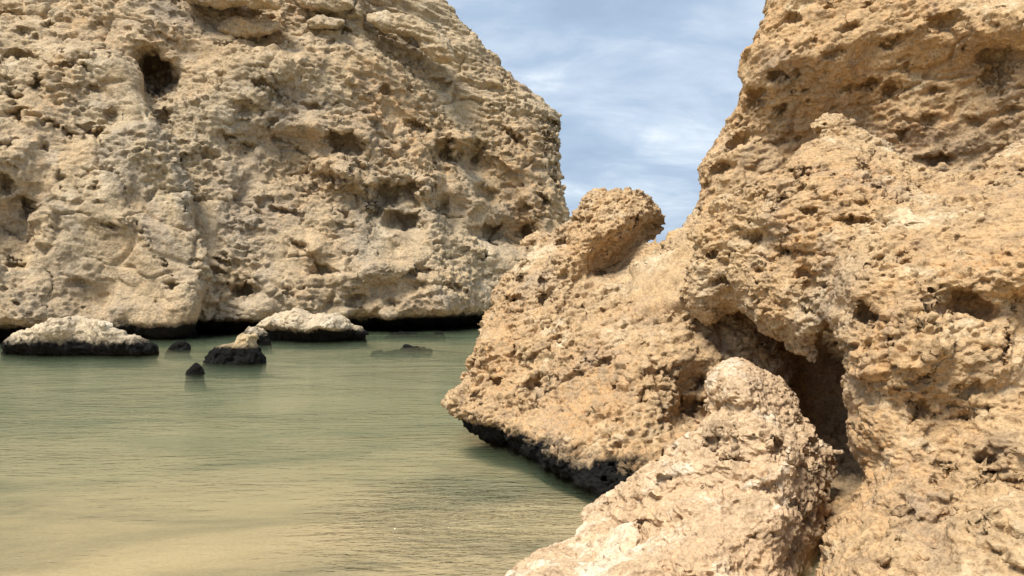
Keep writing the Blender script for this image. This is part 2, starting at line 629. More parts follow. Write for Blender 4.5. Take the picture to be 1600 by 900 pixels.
# ------------------------------------------------------------------ materials
def rock_material(name, base, pale, warm, grey, wl, black=None, bump=0.006, warm_amt=0.85, grey_amt=0.7, shift=0.0):
    """bare limestone: mottled cream, tan, rust and grey; black = height of the algae crust above the water"""
    m = bpy.data.materials.new(name)
    m.use_nodes = True
    nt = m.node_tree
    nt.nodes.clear()
    geo = N(nt, 'ShaderNodeNewGeometry')
    P = geo.outputs['Position']

    def noise(scale, detail=6.0, rough=0.6, dist=0.0, off=0.0, stretch=None):
        n = N(nt, 'ShaderNodeTexNoise', i_Scale=scale, i_Detail=detail, i_Roughness=rough, i_Distortion=dist)
        mpn = N(nt, 'ShaderNodeMapping')
        mpn.inputs['Location'].default_value = (off + shift, off * 1.7 - shift, -off)
        if stretch:
            mpn.inputs['Scale'].default_value = stretch
        nt.links.new(P, mpn.inputs[0])
        nt.links.new(mpn.outputs[0], n.inputs[0])
        return n.outputs[0]
    big = noise(0.55 / wl, 5, 0.6, 0.6, 3.1)
    mid = noise(2.2 / wl, 7, 0.65, 0.8, 9.4)
    sml = noise(11 / wl, 6, 0.7, 0.3, 21.0)
    tin = noise(46 / wl, 3, 0.7, 0.0, 5.0)
    c = ramp(nt, mid, [(0.33, grey), (0.44, base), (0.54, base), (0.65, pale)])
    gf = math_n(nt, 'MULTIPLY', ramp(nt, noise(0.8 / wl, 6, 0.65, 0.9, 40.0), [(0.50, (0, 0, 0)), (0.66, (1, 1, 1))]), grey_amt)
    c = mixc(nt, gf, c, mixc(nt, 0.5, grey, tuple(0.36 * (x / sum(base)) + 0.16 for x in base)))
    wf = math_n(nt, 'MULTIPLY', math_n(nt, 'MULTIPLY', ramp(nt, big, [(0.42, (0, 0, 0)), (0.66, (1, 1, 1))]), ramp(nt, sml, [(0.35, (0, 0, 0)), (0.62, (1, 1, 1))])), warm_amt)
    c = mixc(nt, wf, c, warm)
    # fine mottling
    c = mixc(nt, 0.8, c, ramp(nt, sml, [(0.30, (0.55, 0.50, 0.44)), (0.48, (0.97, 0.97, 0.97)), (0.68, (1.25, 1.25, 1.22))]), 'MULTIPLY')
    c = mixc(nt, 0.8, c, ramp(nt, tin, [(0.30, (0.55, 0.51, 0.46)), (0.50, (1, 1, 1)), (0.70, (1.25, 1.25, 1.25))]), 'MULTIPLY')
    rgh = 0.92
    if black:
        sp = N(nt, 'ShaderNodeSeparateXYZ')
        nt.links.new(P, sp.inputs[0])
        edge = math_n(nt, 'ADD', sp.outputs[2], math_n(nt, 'MULTIPLY', math_n(nt, 'SUBTRACT', mid, 0.5), black[1]))
        edge = math_n(nt, 'ADD', edge, math_n(nt, 'MULTIPLY', math_n(nt, 'SUBTRACT', sml, 0.5), black[1] * 0.8))
        f = N(nt, 'ShaderNodeMapRange', i_From_Min=0.0) if False else N(nt, 'ShaderNodeMapRange')
        f.inputs['From Min'].default_value = black[0] - black[2]
        f.inputs['From Max'].default_value = black[0] + black[2]
        f.inputs['To Min'].default_value = 1.0
        f.inputs['To Max'].default_value = 0.0
        nt.links.new(edge, f.inputs['Value'])
        alg = ramp(nt, sml, [(0.35, (0.003, 0.003, 0.003)), (0.65, (0.014, 0.013, 0.011))])
        c = mixc(nt, f.outputs[0], c, alg)
        sub = ramp(nt, math_n(nt, 'ADD', math_n(nt, 'MULTIPLY', edge, 2.0), 0.9, clamp=True), [(0.2, (1, 1, 1)), (0.6, (0, 0, 0))])
        c = mixc(nt, sub, c, (0.22, 0.19, 0.10))
    bs = N(nt, 'ShaderNodeBsdfPrincipled')
    bs.inputs['Roughness'].default_value = rgh
    bs.inputs['Specular IOR Level'].default_value = 0.12
    nt.links.new(c, bs.inputs['Base Color'])
    hgt = math_n(nt, 'ADD', math_n(nt, 'MULTIPLY', sml, 0.6), math_n(nt, 'MULTIPLY', tin, 0.4))
    bm = N(nt, 'ShaderNodeBump', i_Strength=1.0, i_Distance=bump * 7)
    nt.links.new(hgt, bm.inputs['Height'])
    nt.links.new(bm.outputs[0], bs.inputs['Normal'])
    out = N(nt, 'ShaderNodeOutputMaterial')
    nt.links.new(bs.outputs[0], out.inputs[0])
    return m


M_far = rock_material('cliff_limestone', (0.455, 0.352, 0.225), (0.56, 0.462, 0.325), (0.45, 0.275, 0.135), (0.34, 0.275, 0.195), 3.2, black=(0.42, 0.35, 0.10), bump=0.02)
M_near = rock_material('crag_limestone', (0.46, 0.32, 0.18), (0.6, 0.48, 0.315), (0.45, 0.25, 0.105), (0.33, 0.235, 0.145), 1.0, bump=0.005)
M_lean = rock_material('pale_crag_limestone', (0.52, 0.37, 0.23), (0.68, 0.57, 0.425), (0.47, 0.27, 0.13), (0.39, 0.28, 0.175), 1.0, bump=0.005, grey_amt=0.15, warm_amt=0.6, shift=4.0)
M_out = rock_material('outcrop_limestone', (0.46, 0.325, 0.188), (0.6, 0.48, 0.32), (0.45, 0.255, 0.11), (0.33, 0.24, 0.15), 1.0, black=(0.22, 0.24, 0.05), bump=0.005)
M_pale = rock_material('pale_boulder_limestone', (0.5, 0.405, 0.28), (0.58, 0.49, 0.365), (0.48, 0.34, 0.2), (0.42, 0.34, 0.24), 1.6, black=(0.34, 0.34, 0.10), bump=0.008, warm_amt=0.3)
M_dark = rock_material('algae_rock', (0.444, 0.345, 0.206), (0.518, 0.416, 0.275), (0.444, 0.287, 0.138), (0.370, 0.287, 0.186), 1.2, black=(0.33, 0.10, 0.05), bump=0.008)
M_black = rock_material('black_algae_rock', (0.05, 0.045, 0.04), (0.07, 0.065, 0.055), (0.05, 0.04, 0.03), (0.03, 0.028, 0.025), 1.0, black=(0.6, 0.1, 0.1), bump=0.006)

# ------------------------------------------------------------------ setting: seabed and water
def sheet(name, xs, ys, zf, mat):
    X, Y = np.meshgrid(xs, ys)
    v = np.stack([X.ravel(), Y.ravel(), zf(X, Y).ravel()], 1)
    nx, ny = len(xs), len(ys)
    i = (np.arange(ny - 1)[:, None] * nx + np.arange(nx - 1)).ravel()
    q = np.stack([i, i + 1, i + nx + 1, i + nx], 1)
    me = quad_mesh(name, v, q)
    me.polygons.foreach_set('use_smooth', np.ones(len(q), bool))
    me.materials.append(mat)
    o = bpy.data.objects.new(name, me)
    COL.objects.link(o)
    return o


def bed_z(X, Y):
    z = np.interp(Y, [-60, 0, 2.8, 4.2, 5.5, 7.5, 11, 16, 21, 60, 3000], [4.0, 0.55, 0.05, -0.05, -0.12, -0.25, -0.33, -0.28, -0.20, -3.0, -6])
    P = np.stack([X.ravel(), Y.ravel(), X.ravel() * 0], 1).astype(F32)
    n = fbm(P, 1.7, 3, 40).reshape(X.shape) * 0.025
    return z + n * np.clip((40 - Y) / 20, 0, 1)


sand = bpy.data.materials.new('sand')
sand.use_nodes = True
nt = sand.node_tree
nt.nodes.clear()
geo = N(nt, 'ShaderNodeNewGeometry')
n1 = N(nt, 'ShaderNodeTexNoise', i_Scale=0.7, i_Detail=7.0, i_Roughness=0.65, i_Distortion=0.8)
n2 = N(nt, 'ShaderNodeTexNoise', i_Scale=45.0, i_Detail=4.0, i_Roughness=0.7)
mp = N(nt, 'ShaderNodeMapping')
mp.inputs['Scale'].default_value = (0.6, 1.2, 1)
nt.links.new(geo.outputs['Position'], mp.inputs[0])
nt.links.new(mp.outputs[0], n1.inputs[0])
nt.links.new(geo.outputs['Position'], n2.inputs[0])
c = ramp(nt, n1.outputs[0], [(0.30, (0.14, 0.125, 0.065)), (0.42, (0.29, 0.23, 0.125)), (0.55, (0.41, 0.315, 0.17)), (0.72, (0.48, 0.37, 0.21))])
c = mixc(nt, 0.6, c, ramp(nt, n2.outputs[0], [(0.3, (0.7, 0.68, 0.64)), (0.55, (1, 1, 1)), (0.72, (1.25, 1.25, 1.25))]), 'MULTIPLY')
bs = N(nt, 'ShaderNodeBsdfPrincipled')
bs.inputs['Roughness'].default_value = 0.95
nt.links.new(c, bs.inputs['Base Color'])
bm = N(nt, 'ShaderNodeBump', i_Strength=0.5, i_Distance=0.01)
nt.links.new(n2.outputs[0], bm.inputs['Height'])
nt.links.new(bm.outputs[0], bs.inputs['Normal'])
out = N(nt, 'ShaderNodeOutputMaterial')
nt.links.new(bs.outputs[0], out.inputs[0])
xs = np.concatenate([[-3000, -400, -100], np.arange(-40, 40.01, 0.4), [100, 400, 3000]])
ys = np.concatenate([[-400, -60, -20], np.arange(-8, 40.01, 0.3), [60, 120, 400, 3000]])
bed = sheet('seabed', xs, ys, bed_z, sand)
tag(bed, 'sandy floor of the shallow cove under clear water', 'seabed', kind='structure')

water = bpy.data.materials.new('sea_water')
water.use_nodes = True
nt = water.node_tree
nt.nodes.clear()
geo = N(nt, 'ShaderNodeNewGeometry')


def wnoise(scale, stretch, detail, rot=0.0, dist=0.0):
    mpn = N(nt, 'ShaderNodeMapping')
    mpn.inputs['Scale'].default_value = stretch
    mpn.inputs['Rotation'].default_value = (0, 0, rot)
    nt.links.new(geo.outputs['Position'], mpn.inputs[0])
    n = N(nt, 'ShaderNodeTexNoise', i_Scale=scale, i_Detail=detail, i_Roughness=0.5, i_Distortion=dist)
    nt.links.new(mpn.outputs[0], n.inputs[0])
    return n.outputs[0]


wa = wnoise(1.5, (0.5, 1.6, 1), 3.0, 0.08, 0.3)
wb = wnoise(9.0, (0.4, 1.3, 1), 3.0, -0.06, 0.4)
wc = wnoise(30.0, (0.5, 1.3, 1), 2.0, 0.15, 0.2)
gust = ramp(nt, wnoise(0.33, (0.6, 1.3, 1), 3.0, 0.2, 0.6), [(0.36, (0.30, 0.30, 0.30)), (0.62, (1, 1, 1))])
hgt = math_n(nt, 'ADD', math_n(nt, 'MULTIPLY', wa, 0.4), math_n(nt, 'ADD', math_n(nt, 'MULTIPLY', wb, 0.34), math_n(nt, 'MULTIPLY', wc, 0.11)))
bm = N(nt, 'ShaderNodeBump', i_Strength=1.0, i_Distance=0.05)
dv = N(nt, 'ShaderNodeVectorMath', operation='DISTANCE')
nt.links.new(geo.outputs['Position'], dv.inputs[0])
dv.inputs[1].default_value = (-0.35, 5.0, 0)
lap = math_n(nt, 'MULTIPLY', ramp(nt, math_n(nt, 'MULTIPLY', dv.outputs['Value'], 0.5), [(0.0, (1, 1, 1)), (0.75, (0, 0, 0))], 'EASE'), 3.2)    # wavelets lapping off the boulder
nt.links.new(math_n(nt, 'MULTIPLY', hgt, math_n(nt, 'ADD', gust, lap)), bm.inputs['Height'])
fr = N(nt, 'ShaderNodeFresnel', i_IOR=1.333)
nt.links.new(bm.outputs[0], fr.inputs['Normal'])
gl = N(nt, 'ShaderNodeBsdfGlossy', i_Roughness=0.03)
nt.links.new(bm.outputs[0], gl.inputs['Normal'])
tr = N(nt, 'ShaderNodeBsdfTransparent')
mx = N(nt, 'ShaderNodeMixShader')
nt.links.new(fr.outputs[0], mx.inputs[0])
nt.links.new(tr.outputs[0], mx.inputs[1])
nt.links.new(gl.outputs[0], mx.inputs[2])
vol = N(nt, 'ShaderNodeVolumePrincipled')
vol.inputs['Color'].default_value = (0.60, 0.79, 0.48, 1)
vol.inputs['Absorption Color'].default_value = (0, 0, 0, 1)
vol.inputs['Density'].default_value = 0.50
out = N(nt, 'ShaderNodeOutputMaterial')
nt.links.new(mx.outputs[0], out.inputs['Surface'])
nt.links.new(vol.outputs[0], out.inputs['Volume'])
x0, x1, yA, yB, zb = -2500, 2500, -30, 2800, -7
v = np.array([(x0, yA, 0), (x1, yA, 0), (x1, yB, 0), (x0, yB, 0), (x0, yA, zb), (x1, yA, zb), (x1, yB, zb), (x0, yB, zb)], float)
q = np.array([(0, 1, 2, 3), (7, 6, 5, 4), (0, 4, 5, 1), (1, 5, 6, 2), (2, 6, 7, 3), (3, 7, 4, 0)])
me = quad_mesh('water', v, q)
me.polygons.foreach_set('use_smooth', np.zeros(len(q), bool))
me.materials.append(water)
wob = bpy.data.objects.new('water', me)
COL.objects.link(wob)
tag(wob, 'shallow green sea water filling the cove between the rocks', 'water', kind='structure')

# ------------------------------------------------------------------ far cliff
def bed_coords(P, dip=0.30):
    """rotate so that z runs across the bedding, which dips to the right"""
    c, s = math.cos(dip), math.sin(dip)
    return np.stack([P[:, 0] * c - P[:, 2] * s, P[:, 1], P[:, 0] * s + P[:, 2] * c], 1).astype(F32)


def calm(P, spots):
    """1 where the stone is broken, less where it is worn smooth (spots traced in the photograph)"""
    px = 800 + FPX * P[:, 0] / P[:, 1]
    py = HZ - FPX * (P[:, 2] - CAMZ) / P[:, 1]
    r = np.zeros(len(P), F32)
    for cx, cy, rx, ry, w in spots:
        r = np.maximum(r, w * np.exp(-((px - cx) / rx) ** 2 - ((py - cy) / ry) ** 2))
    return (1 - r).astype(F32)


FAR_CALM = [(190, 470, 120, 55, 0.85), (90, 420, 110, 60, 0.7), (250, 380, 60, 60, 0.6), (200, 130, 50, 70, 0.5), (640, 370, 45, 25, 0.6), (470, 370, 70, 60, 0.45), (300, 90, 60, 60, 0.5), (-60, 480, 90, 90, 0.8), (720, 300, 40, 40, 0.3)]
NEAR_CALM = [(1300, 250, 80, 50, 0.5), (1165, 585, 60, 45, 0.75), (1480, 215, 90, 40, 0.6), (1180, 650, 50, 30, 0.5), (1400, 660, 60, 40, 0.4), (1520, 380, 90, 50, 0.35), (1100, 850, 60, 40, 0.45), (950, 800, 60, 40, 0.3), (980, 350, 40, 40, 0.4), (960, 420, 60, 30, 0.4), (1240, 520, 60, 25, 0.6)]


def far_rough(P, px, py):
    B = bed_coords(P)
    Pw = warp(P, 2.2, 0.5, 2)
    r = 0.50 * fbm(P, 4.5, 2, 1) + 0.20 * billow(P, 2.4, 2, 5)
    r += 0.45 * facets(Pw * np.array([0.8, 0.8, 1.1], F32), 2.1, 11, 55, 0.35) + 0.20 * facets(Pw * np.array([0.8, 0.8, 1.3], F32), 0.95, 14, 55, 0.45)
    hi = np.clip((P[:, 2] - 6.2 + P[:, 0] * 0.35) / 2.0, 0, 1) * np.clip((P[:, 0] + 9.5) / 3, 0, 1)
    r = r * (1 - 0.65 * np.clip((P[:, 0] + 1.6) / 2.0, 0, 1))
    r += hi * 0.34 * fbm(B * np.array([0.3, 0.3, 1.5], F32), 0.8, 2, 21)
    return -r


def far_fine1(P, nn):
    B = bed_coords(P)
    Pw = warp(P, 0.55, 0.13, 25)
    hi = np.clip((P[:, 2] - 6.0 + P[:, 0] * 0.35) / 2.0, 0, 1) * np.clip((P[:, 0] + 9.5) / 3, 0, 1)
    pat = np.clip(2.2 * fbm(P, 2.6, 2, 31) + 0.45, 0.03, 1.3)
    pat2 = np.clip(2.2 * fbm(P, 2.0, 2, 35) + 0.5, 0.1, 1.2)
    d = 0.14 * pat2 * facets(Pw * np.array([0.8, 0.8, 1.3], F32), 0.5, 41, 60, 0.4)
    d += 0.07 * pat * ridged(Pw, 0.7, 3, 45, 0.55)
    d += (0.06 + hi) * 0.12 * fbm(B * np.array([0.2, 0.2, 1.6], F32), 0.33, 3, 51)
    d -= 0.30 * pat * pits(Pw * np.array([0.75, 0.75, 1.4], F32), 0.6, 0.24, 61)
    d -= 0.17 * np.clip(2.5 * fbm(P, 1.8, 2, 37) + 0.3, 0, 1) * joints(bed_coords(warp(P, 0.8, 0.22, 27), 0.2) * np.array([0.7, 0.7, 1.2], F32), 1.25, 0.07, 71)
    return d * calm(P, FAR_CALM)


def far_fine2(P, nn):
    Pw = warp(P, 0.2, 0.05, 26)
    pat = np.clip(2.0 * fbm(P, 1.5, 2, 33) + 0.5, 0.05, 1.3)
    d = 0.075 * (0.4 + pat) * facets(Pw * np.array([0.75, 0.75, 1.5], F32), 0.20, 43, 55, 0.5) + 0.035 * pat * ridged(Pw, 0.22, 2, 47, 0.6)
    d -= 0.13 * pat * pits(Pw * np.array([0.75, 0.75, 1.5], F32), 0.24, 0.33, 63)
    return d * (0.25 + 0.75 * calm(P, FAR_CALM))


BUTT = [(-300, 10), (0, 22), (60, 20), (100, 26), (150, 50), (180, 66), (205, 98), (218, 118), (230, 152), (250, 184), (254, 208), (270, 236), (292, 274), (307, 294), (309, 326), (303, 346), (320, 378), (330, 404), (327, 442), (318, 482), (312, 512), (312, 610), (-300, 610)]
OUTL = [(674, 634), (700, 600), (722, 572), (728, 540), (750, 500), (772, 455), (785, 425), (832, 392), (862, 358), (880, 342), (960, 400), (1072, 348), (1250, 450), (1250, 700)]
FH_ = [  # holes on the receding face (x, y, half width, half height, tilt, depth in m)
    (236, 105, 26, 26, 40, 1.3), (243, 130, 30, 22, 20, 1.2), (237, 153, 9, 9, 0, 0.8), (258, 182, 14, 14, 30, 0.35),
    (468, 384, 13, 12, 0, 0.8), (500, 425, 22, 9, 5, 0.40), (383, 455, 26, 13, 8, 0.55), (555, 470, 16, 10, 5, 0.3),
    (605, 305, 28, 22, 10, 0.55), (640, 300, 18, 22, 20, 0.55), (632, 345, 36, 17, 12, 0.5), (525, 225, 22, 17, 20, 0.55), (548, 226, 24, 20, 20, 0.4),
    (378, 172, 18, 12, 10, 0.35), (425, 190, 10, 7, 0, 0.3), (490, 168, 22, 6, 8, 0.4), (700, 240, 15, 25, -30, 0.45),
    (745, 240, 18, 22, 35, 0.4), (800, 215, 25, 11, 35, 0.6), (770, 365, 20, 18, 10, 0.5), (822, 365, 14, 20, 0, 0.6),
    (850, 315, 14, 12, 20, 0.5), (755, 300, 30, 14, 20, 0.4), (715, 450, 15, 10, 10, 0.4), (755, 402, 8, 8, 0, 0.4),
    (610, 475, 14, 8, 0, 0.35), (650, 430, 26, 8, -15, 0.3), (590, 330, 8, 22, 0, 0.5), (690, 330, 12, 22, 10, 0.25),
    (865, 195, 16, 6, 15, 0.4), (875, 205, 14, 4, 8, 0.4), (868, 222, 20, 4, 5, 0.4), (878, 235, 14, 4, 0, 0.4), (868, 262, 16, 6, 40, 0.3),
    (440, 330, 40, 6, 10, 0.25), (520, 280, 24, 8, 20, 0.3), (560, 262, 16, 10, 30, 0.3), (650, 200, 18, 10, 25, 0.3),
    (540, 52, 16, 6, 12, 0.5), (520, 65, 8, 6, 0, 0.4), (690, 130, 16, 8, 20, 0.3), (410, 130, 30, 7, 20, 0.25), (345, 410, 20, 4, 5, 0.35), (340, 425, 18, 3, 8, 0.3),
    (355, 215, 20, 7, 10, 0.3), (385, 230, 18, 7, 5, 0.3), (430, 220, 9, 6, 30, 0.3), (610, 45, 10, 6, 0, 0.35), (655, 60, 9, 8, 0, 0.4)]
FC_ = [([(405, 105), (402, 135), (440, 150), (480, 168), (530, 160)], 1.6, 0.3), ([(575, 290), (580, 340), (572, 375), (590, 400)], 2.0, 0.35),
       ([(640, 95), (638, 130), (648, 152)], 1.6, 0.3), ([(500, 280), (530, 290), (545, 310)], 1.5, 0.25), ([(560, 395), (562, 440), (540, 470)], 1.3, 0.2),
       ([(675, 240), (678, 300), (688, 340)], 2.2, 0.35), ([(852, 255), (870, 285), (890, 292)], 2.0, 0.4), ([(840, 208), (893, 205)], 1.3, 0.35),
       ([(845, 222), (893, 220)], 1.3, 0.35), ([(850, 238), (893, 236)], 1.3, 0.3), ([(850, 188), (895, 192)], 1.5, 0.35), ([(470, 260), (472, 330), (470, 360)], 1.2, 0.2),
       ([(300, 30), (330, 60), (420, 72), (500, 62), (600, 90)], 1.5, 0.25), ([(620, 270), (690, 262), (760, 300)], 1.5, 0.25)]
face = rock('rock_face', M_far,
            [(-60, -290), (200, -260), (480, -150), (630, -60), (700, -5), (738, 38), (757, 75), (786, 98), (820, 130), (854, 157), (876, 190), (878, 230), (880, 262), (886, 290), (892, 330), (930, 400), (930, 600), (-60, 600)],
            [(-60, 500, 21), (330, 500, 21.7), (575, 500, 22.6), (750, 490, 24.2), (880, 420, 26.6), (893, 250, 27.6), (895, 180, 28), (760, 100, 27.6), (700, 0, 27.8), (500, 0, 25.6), (300, 0, 24.0),
             (100, 0, 23.2), (300, 150, 23.3), (340, 300, 22.5), (450, 250, 23.1), (600, 250, 24.2), (620, 400, 23.2), (750, 250, 26.0), (500, -150, 27.5), (100, -200, 26)],
            0.172, 2, far_rough, (far_fine1, far_fine2), hide=[(BUTT, 40), (OUTL, 60)], gain=1.5, thick=4.5, rim=1.1, rimz=1.4, band=1.0, zmin=-1.6,
            layers=[([(-60, 700), (-60, 520), (300, 516), (400, 509), (480, 507), (575, 506), (650, 506), (700, 500), (760, 490), (960, 470), (960, 700)], 2.2, 3),
                    # the sheltered band under the top ledges
                    ([(250, -40), (290, 5), (330, 45), (420, 66), (520, 62), (620, 90), (700, 118), (740, 110), (690, 60), (640, 40), (560, 20), (480, -5), (420, -40)], 0.5, 6),
                    # right of the vertical edge the face steps back
                    ([(676, 245), (690, 215), (740, 235), (790, 260), (830, 330), (820, 400), (740, 385), (700, 360), (684, 330)], 0.8, 7),
                    # the cave beside the buttress and the hollows under the bulges
                    ([(208, 92), (228, 82), (255, 98), (278, 122), (272, 146), (246, 138), (242, 166), (226, 150)], 1.5, 7),
                    ([(583, 296), (612, 286), (645, 284), (668, 315), (655, 335), (600, 318)], 0.8, 5),
                    ([(590, 340), (640, 332), (668, 352), (650, 366), (600, 362)], 0.5, 5),
                    ([(500, 225), (530, 212), (565, 225), (575, 245), (540, 250), (510, 240)], 0.6, 5),
                    ([(365, 450), (400, 444), (412, 458), (390, 470), (360, 468)], 0.6, 4),
                    ([(745, 355), (790, 345), (838, 355), (835, 385), (770, 382), (745, 375)], 0.8, 5),
                    ([(690, 228), (720, 225), (770, 250), (760, 275), (720, 262), (695, 255)], 0.6, 5),
                    # a proud block left of it
                    ([(470, 180), (600, 190), (670, 235), (676, 300), (650, 330), (560, 300), (480, 260)], -0.6, 16),
                    ([(520, 420), (640, 400), (720, 410), (760, 470), (740, 500), (540, 505)], -0.5, 18)],
            holes=FH_, cracks=FC_)

BH_ = [(35, 52, 14, 6, 0, 0.5), (55, 58, 8, 6, 0, 0.45), (36, 88, 32, 9, 0, 0.55), (58, 128, 12, 16, 20, 0.7), (22, 150, 17, 12, 0, 0.35), (24, 180, 19, 13, 0, 0.55),
       (0, 132, 6, 8, 0, 0.6), (140, 205, 30, 13, 20, 0.5), (112, 212, 12, 6, 20, 0.4), (92, 198, 9, 7, 0, 0.4), (75, 190, 16, 6, 10, 0.4), (10, 225, 24, 8, 0, 0.45), (68, 232, 10, 9, 0, 0.3),
       (8, 290, 18, 16, 0, 0.5), (45, 330, 20, 12, 0, 0.5), (157, 318, 6, 6, 0, 0.6), (150, 295, 8, 6, 0, 0.4), (175, 357, 28, 4, 15, 0.4), (20, 415, 22, 7, -12, 0.5),
       (95, 78, 4, 5, 0, 0.3), (170, 88, 4, 3, 0, 0.3), (103, 103, 12, 3, 0, 0.25), (145, 14, 10, 5, 0, 0.3), (75, 40, 14, 6, 0, 0.35), (145, 140, 14, 6, 20, 0.25), (305, 407, 7, 5, 0, 0.4),
       (245, 470, 4, 4, 0, 0.3), (126, 478, 7, 4, 0, 0.3), (25, 475, 4, 4, 0, 0.3), (7, 453, 3, 3, 0, 0.3), (170, 185, 14, 18, 30, 0.3), (270, 445, 14, 10, 30, 0.3), (120, 440, 22, 10, 10, 0.2), (95, 280, 10, 8, 0, 0.25)]
BC_ = [([(92, 250), (95, 290), (100, 305)], 1.8, 0.3), ([(78, 425), (85, 445), (82, 465)], 1.4, 0.3), ([(0, 365), (40, 370), (65, 360)], 1.3, 0.25), ([(175, 255), (185, 275), (198, 310), (205, 340)], 1.5, 0.25),
       ([(150, 100), (155, 140)], 1.2, 0.2), ([(0, 410), (38, 405)], 2.0, 0.4), ([(210, 345), (240, 390), (265, 430)], 1.5, 0.3), ([(285, 310), (300, 335)], 2.2, 0.5), ([(70, 480), (72, 500)], 1.3, 0.3)]
butt = rock('buttress', M_far,
            BUTT,
            [(178, 66, 22.3), (240, 160, 21.4), (300, 300, 20.5), (326, 420, 19.7), (310, 510, 19.3), (0, 500, 17.9), (0, 300, 19.2), (0, 60, 21.4), (100, 40, 22.3), (100, 300, 20.0), (180, 200, 21.2), (200, 450, 19.6), (-290, 500, 16.5), (-290, 30, 20)],
            0.172, 2, far_rough, (far_fine1, far_fine2), gain=1.5, thick=3.5, rim=0.6, rimz=1.2, band=1.0, zmin=-1.6,
            layers=[([(-330, 700), (-330, 545), (0, 517), (20, 514), (100, 520), (200, 524), (260, 529), (300, 518), (330, 506), (400, 700)], 1.4, 3),
                    ([(205, 250), (255, 255), (300, 300), (305, 345), (325, 400), (300, 440), (260, 430), (225, 370), (200, 320)], 0.45, 6),
                    ([(100, 335), (130, 300), (170, 270), (205, 345), (200, 358), (150, 348)], -0.35, 5)],
            holes=BH_, cracks=BC_)


def ledge_fine(P, nn):
    B = bed_coords(P, 0.25)
    return 0.06 * fbm(B * np.array([0.25, 0.25, 1.5], F32), 0.3, 3, 52) + 0.05 * billow(P, 0.35, 3, 48) - 0.06 * pits(P, 0.3, 0.4, 64)


def ledge_rough(P, px, py):
    return 0.10 * fbm(P, 1.0, 2, 3) + 0.10 * facets(P, 0.7, 12)


LEDGES = [
    ([(330, 42), (352, 28), (385, 24), (420, 28), (445, 36), (440, 50), (415, 58), (380, 60), (350, 54)], 24.0),
    ([(555, 28), (600, 18), (660, 30), (705, 62), (716, 92), (700, 100), (668, 88), (640, 62), (598, 48)], 25.6),
    ([(262, -30), (330, -40), (400, -28), (452, 2), (440, 16), (380, 10), (330, 14), (290, 6)], 23.6),
    ([(440, -12), (520, -25), (560, 2), (560, 16), (520, 20), (470, 14)], 25.0),
    ([(470, 34), (500, 22), (540, 28), (552, 42), (520, 48), (485, 46)], 24.7),
]
ledges = []
for pts, Y in LEDGES:
    ledges.append(rock('ledge_slab', M_far, pts, [(p[0], p[1], Y) for p in pts[::2]], 0.12, 2, ledge_rough, (ledge_fine,), thick=2.2, rim=0.32, rimz=0.4, band=0.4, zmin=0))
cliff = thing('limestone_cliff', (-8, 20, 0), 'tall pale limestone cliff rising from the far side of the water', 'cliff')
under(cliff, face, butt, *ledges)

# ------------------------------------------------------------------ near rocks on the right
SQ = np.array([0.75, 0.75, 1.35], F32)


def near_rough(P, px, py):
    Pw = warp(P, 0.9, 0.18, 102)
    r = 0.14 * fbm(P, 1.6, 2, 101) + 0.05 * billow(P, 0.95, 2, 105) + 0.12 * facets(Pw * np.array([0.8, 0.8, 1.1], F32), 0.85, 111, 40, 0.3)
    r += 0.045 * facets(Pw * np.array([0.8, 0.8, 1.3], F32), 0.40, 114, 40, 0.5)
    return -r


def near_fine1(P, nn):
    Pw = warp(P, 0.22, 0.05, 125)
    pat = np.clip(2.2 * fbm(P, 0.9, 2, 131) + 0.4, 0.02, 1.3)
    pat2 = np.clip(2.2 * fbm(P, 0.7, 2, 136) + 0.5, 0.1, 1.2)
    B = bed_coords(Pw, -0.35)
    d = 0.030 * pat * ridged(B * np.array([0.7, 0.7, 1.3], F32), 0.30, 3, 145, 0.55)
    d += 0.034 * pat2 * facets(B * np.array([0.75, 0.75, 1.5], F32), 0.18, 141, 50, 0.45)
    d += 0.024 * fbm(B * np.array([0.3, 0.3, 1.4], F32), 0.16, 3, 151)
    d -= 0.13 * pat * pits(B * SQ, 0.27, 0.3, 161, 0.4)
    d -= 0.05 * np.clip(2.5 * fbm(P, 0.7, 2, 137) + 0.2, 0, 1) * joints(bed_coords(warp(P, 0.3, 0.08, 128), -0.3) * np.array([0.7, 0.7, 1.2], F32), 0.5, 0.022, 171)
    return d * calm(P, NEAR_CALM)


def near_fine2(P, nn):
    Pw = warp(P, 0.08, 0.02, 126)
    pat = np.clip(2.0 * fbm(P, 0.5, 2, 133) + 0.45, 0.04, 1.3)
    B = bed_coords(Pw, -0.3)
    d = 0.014 * pat * ridged(B * SQ, 0.10, 2, 147, 0.6) + 0.021 * (0.35 + pat) * facets(B * np.array([0.8, 0.8, 1.5], F32), 0.075, 143, 50, 0.45)
    d -= 0.068 * pat * pits(B * SQ, 0.10, 0.5, 163, 0.4)
    return d * (0.2 + 0.8 * calm(P, NEAR_CALM))


def near_fine3(P, nn):
    pat = np.clip(1.8 * fbm(P, 0.35, 2, 135) + 0.55, 0.1, 1.3)
    return 0.009 * facets(warp(P, 0.04, 0.008, 127) * SQ, 0.032, 144, 26, 0.5) - 0.027 * pat * pits(P * SQ, 0.042, 0.55, 165, 0.4)


NEAR = (near_fine1, near_fine2, near_fine3)

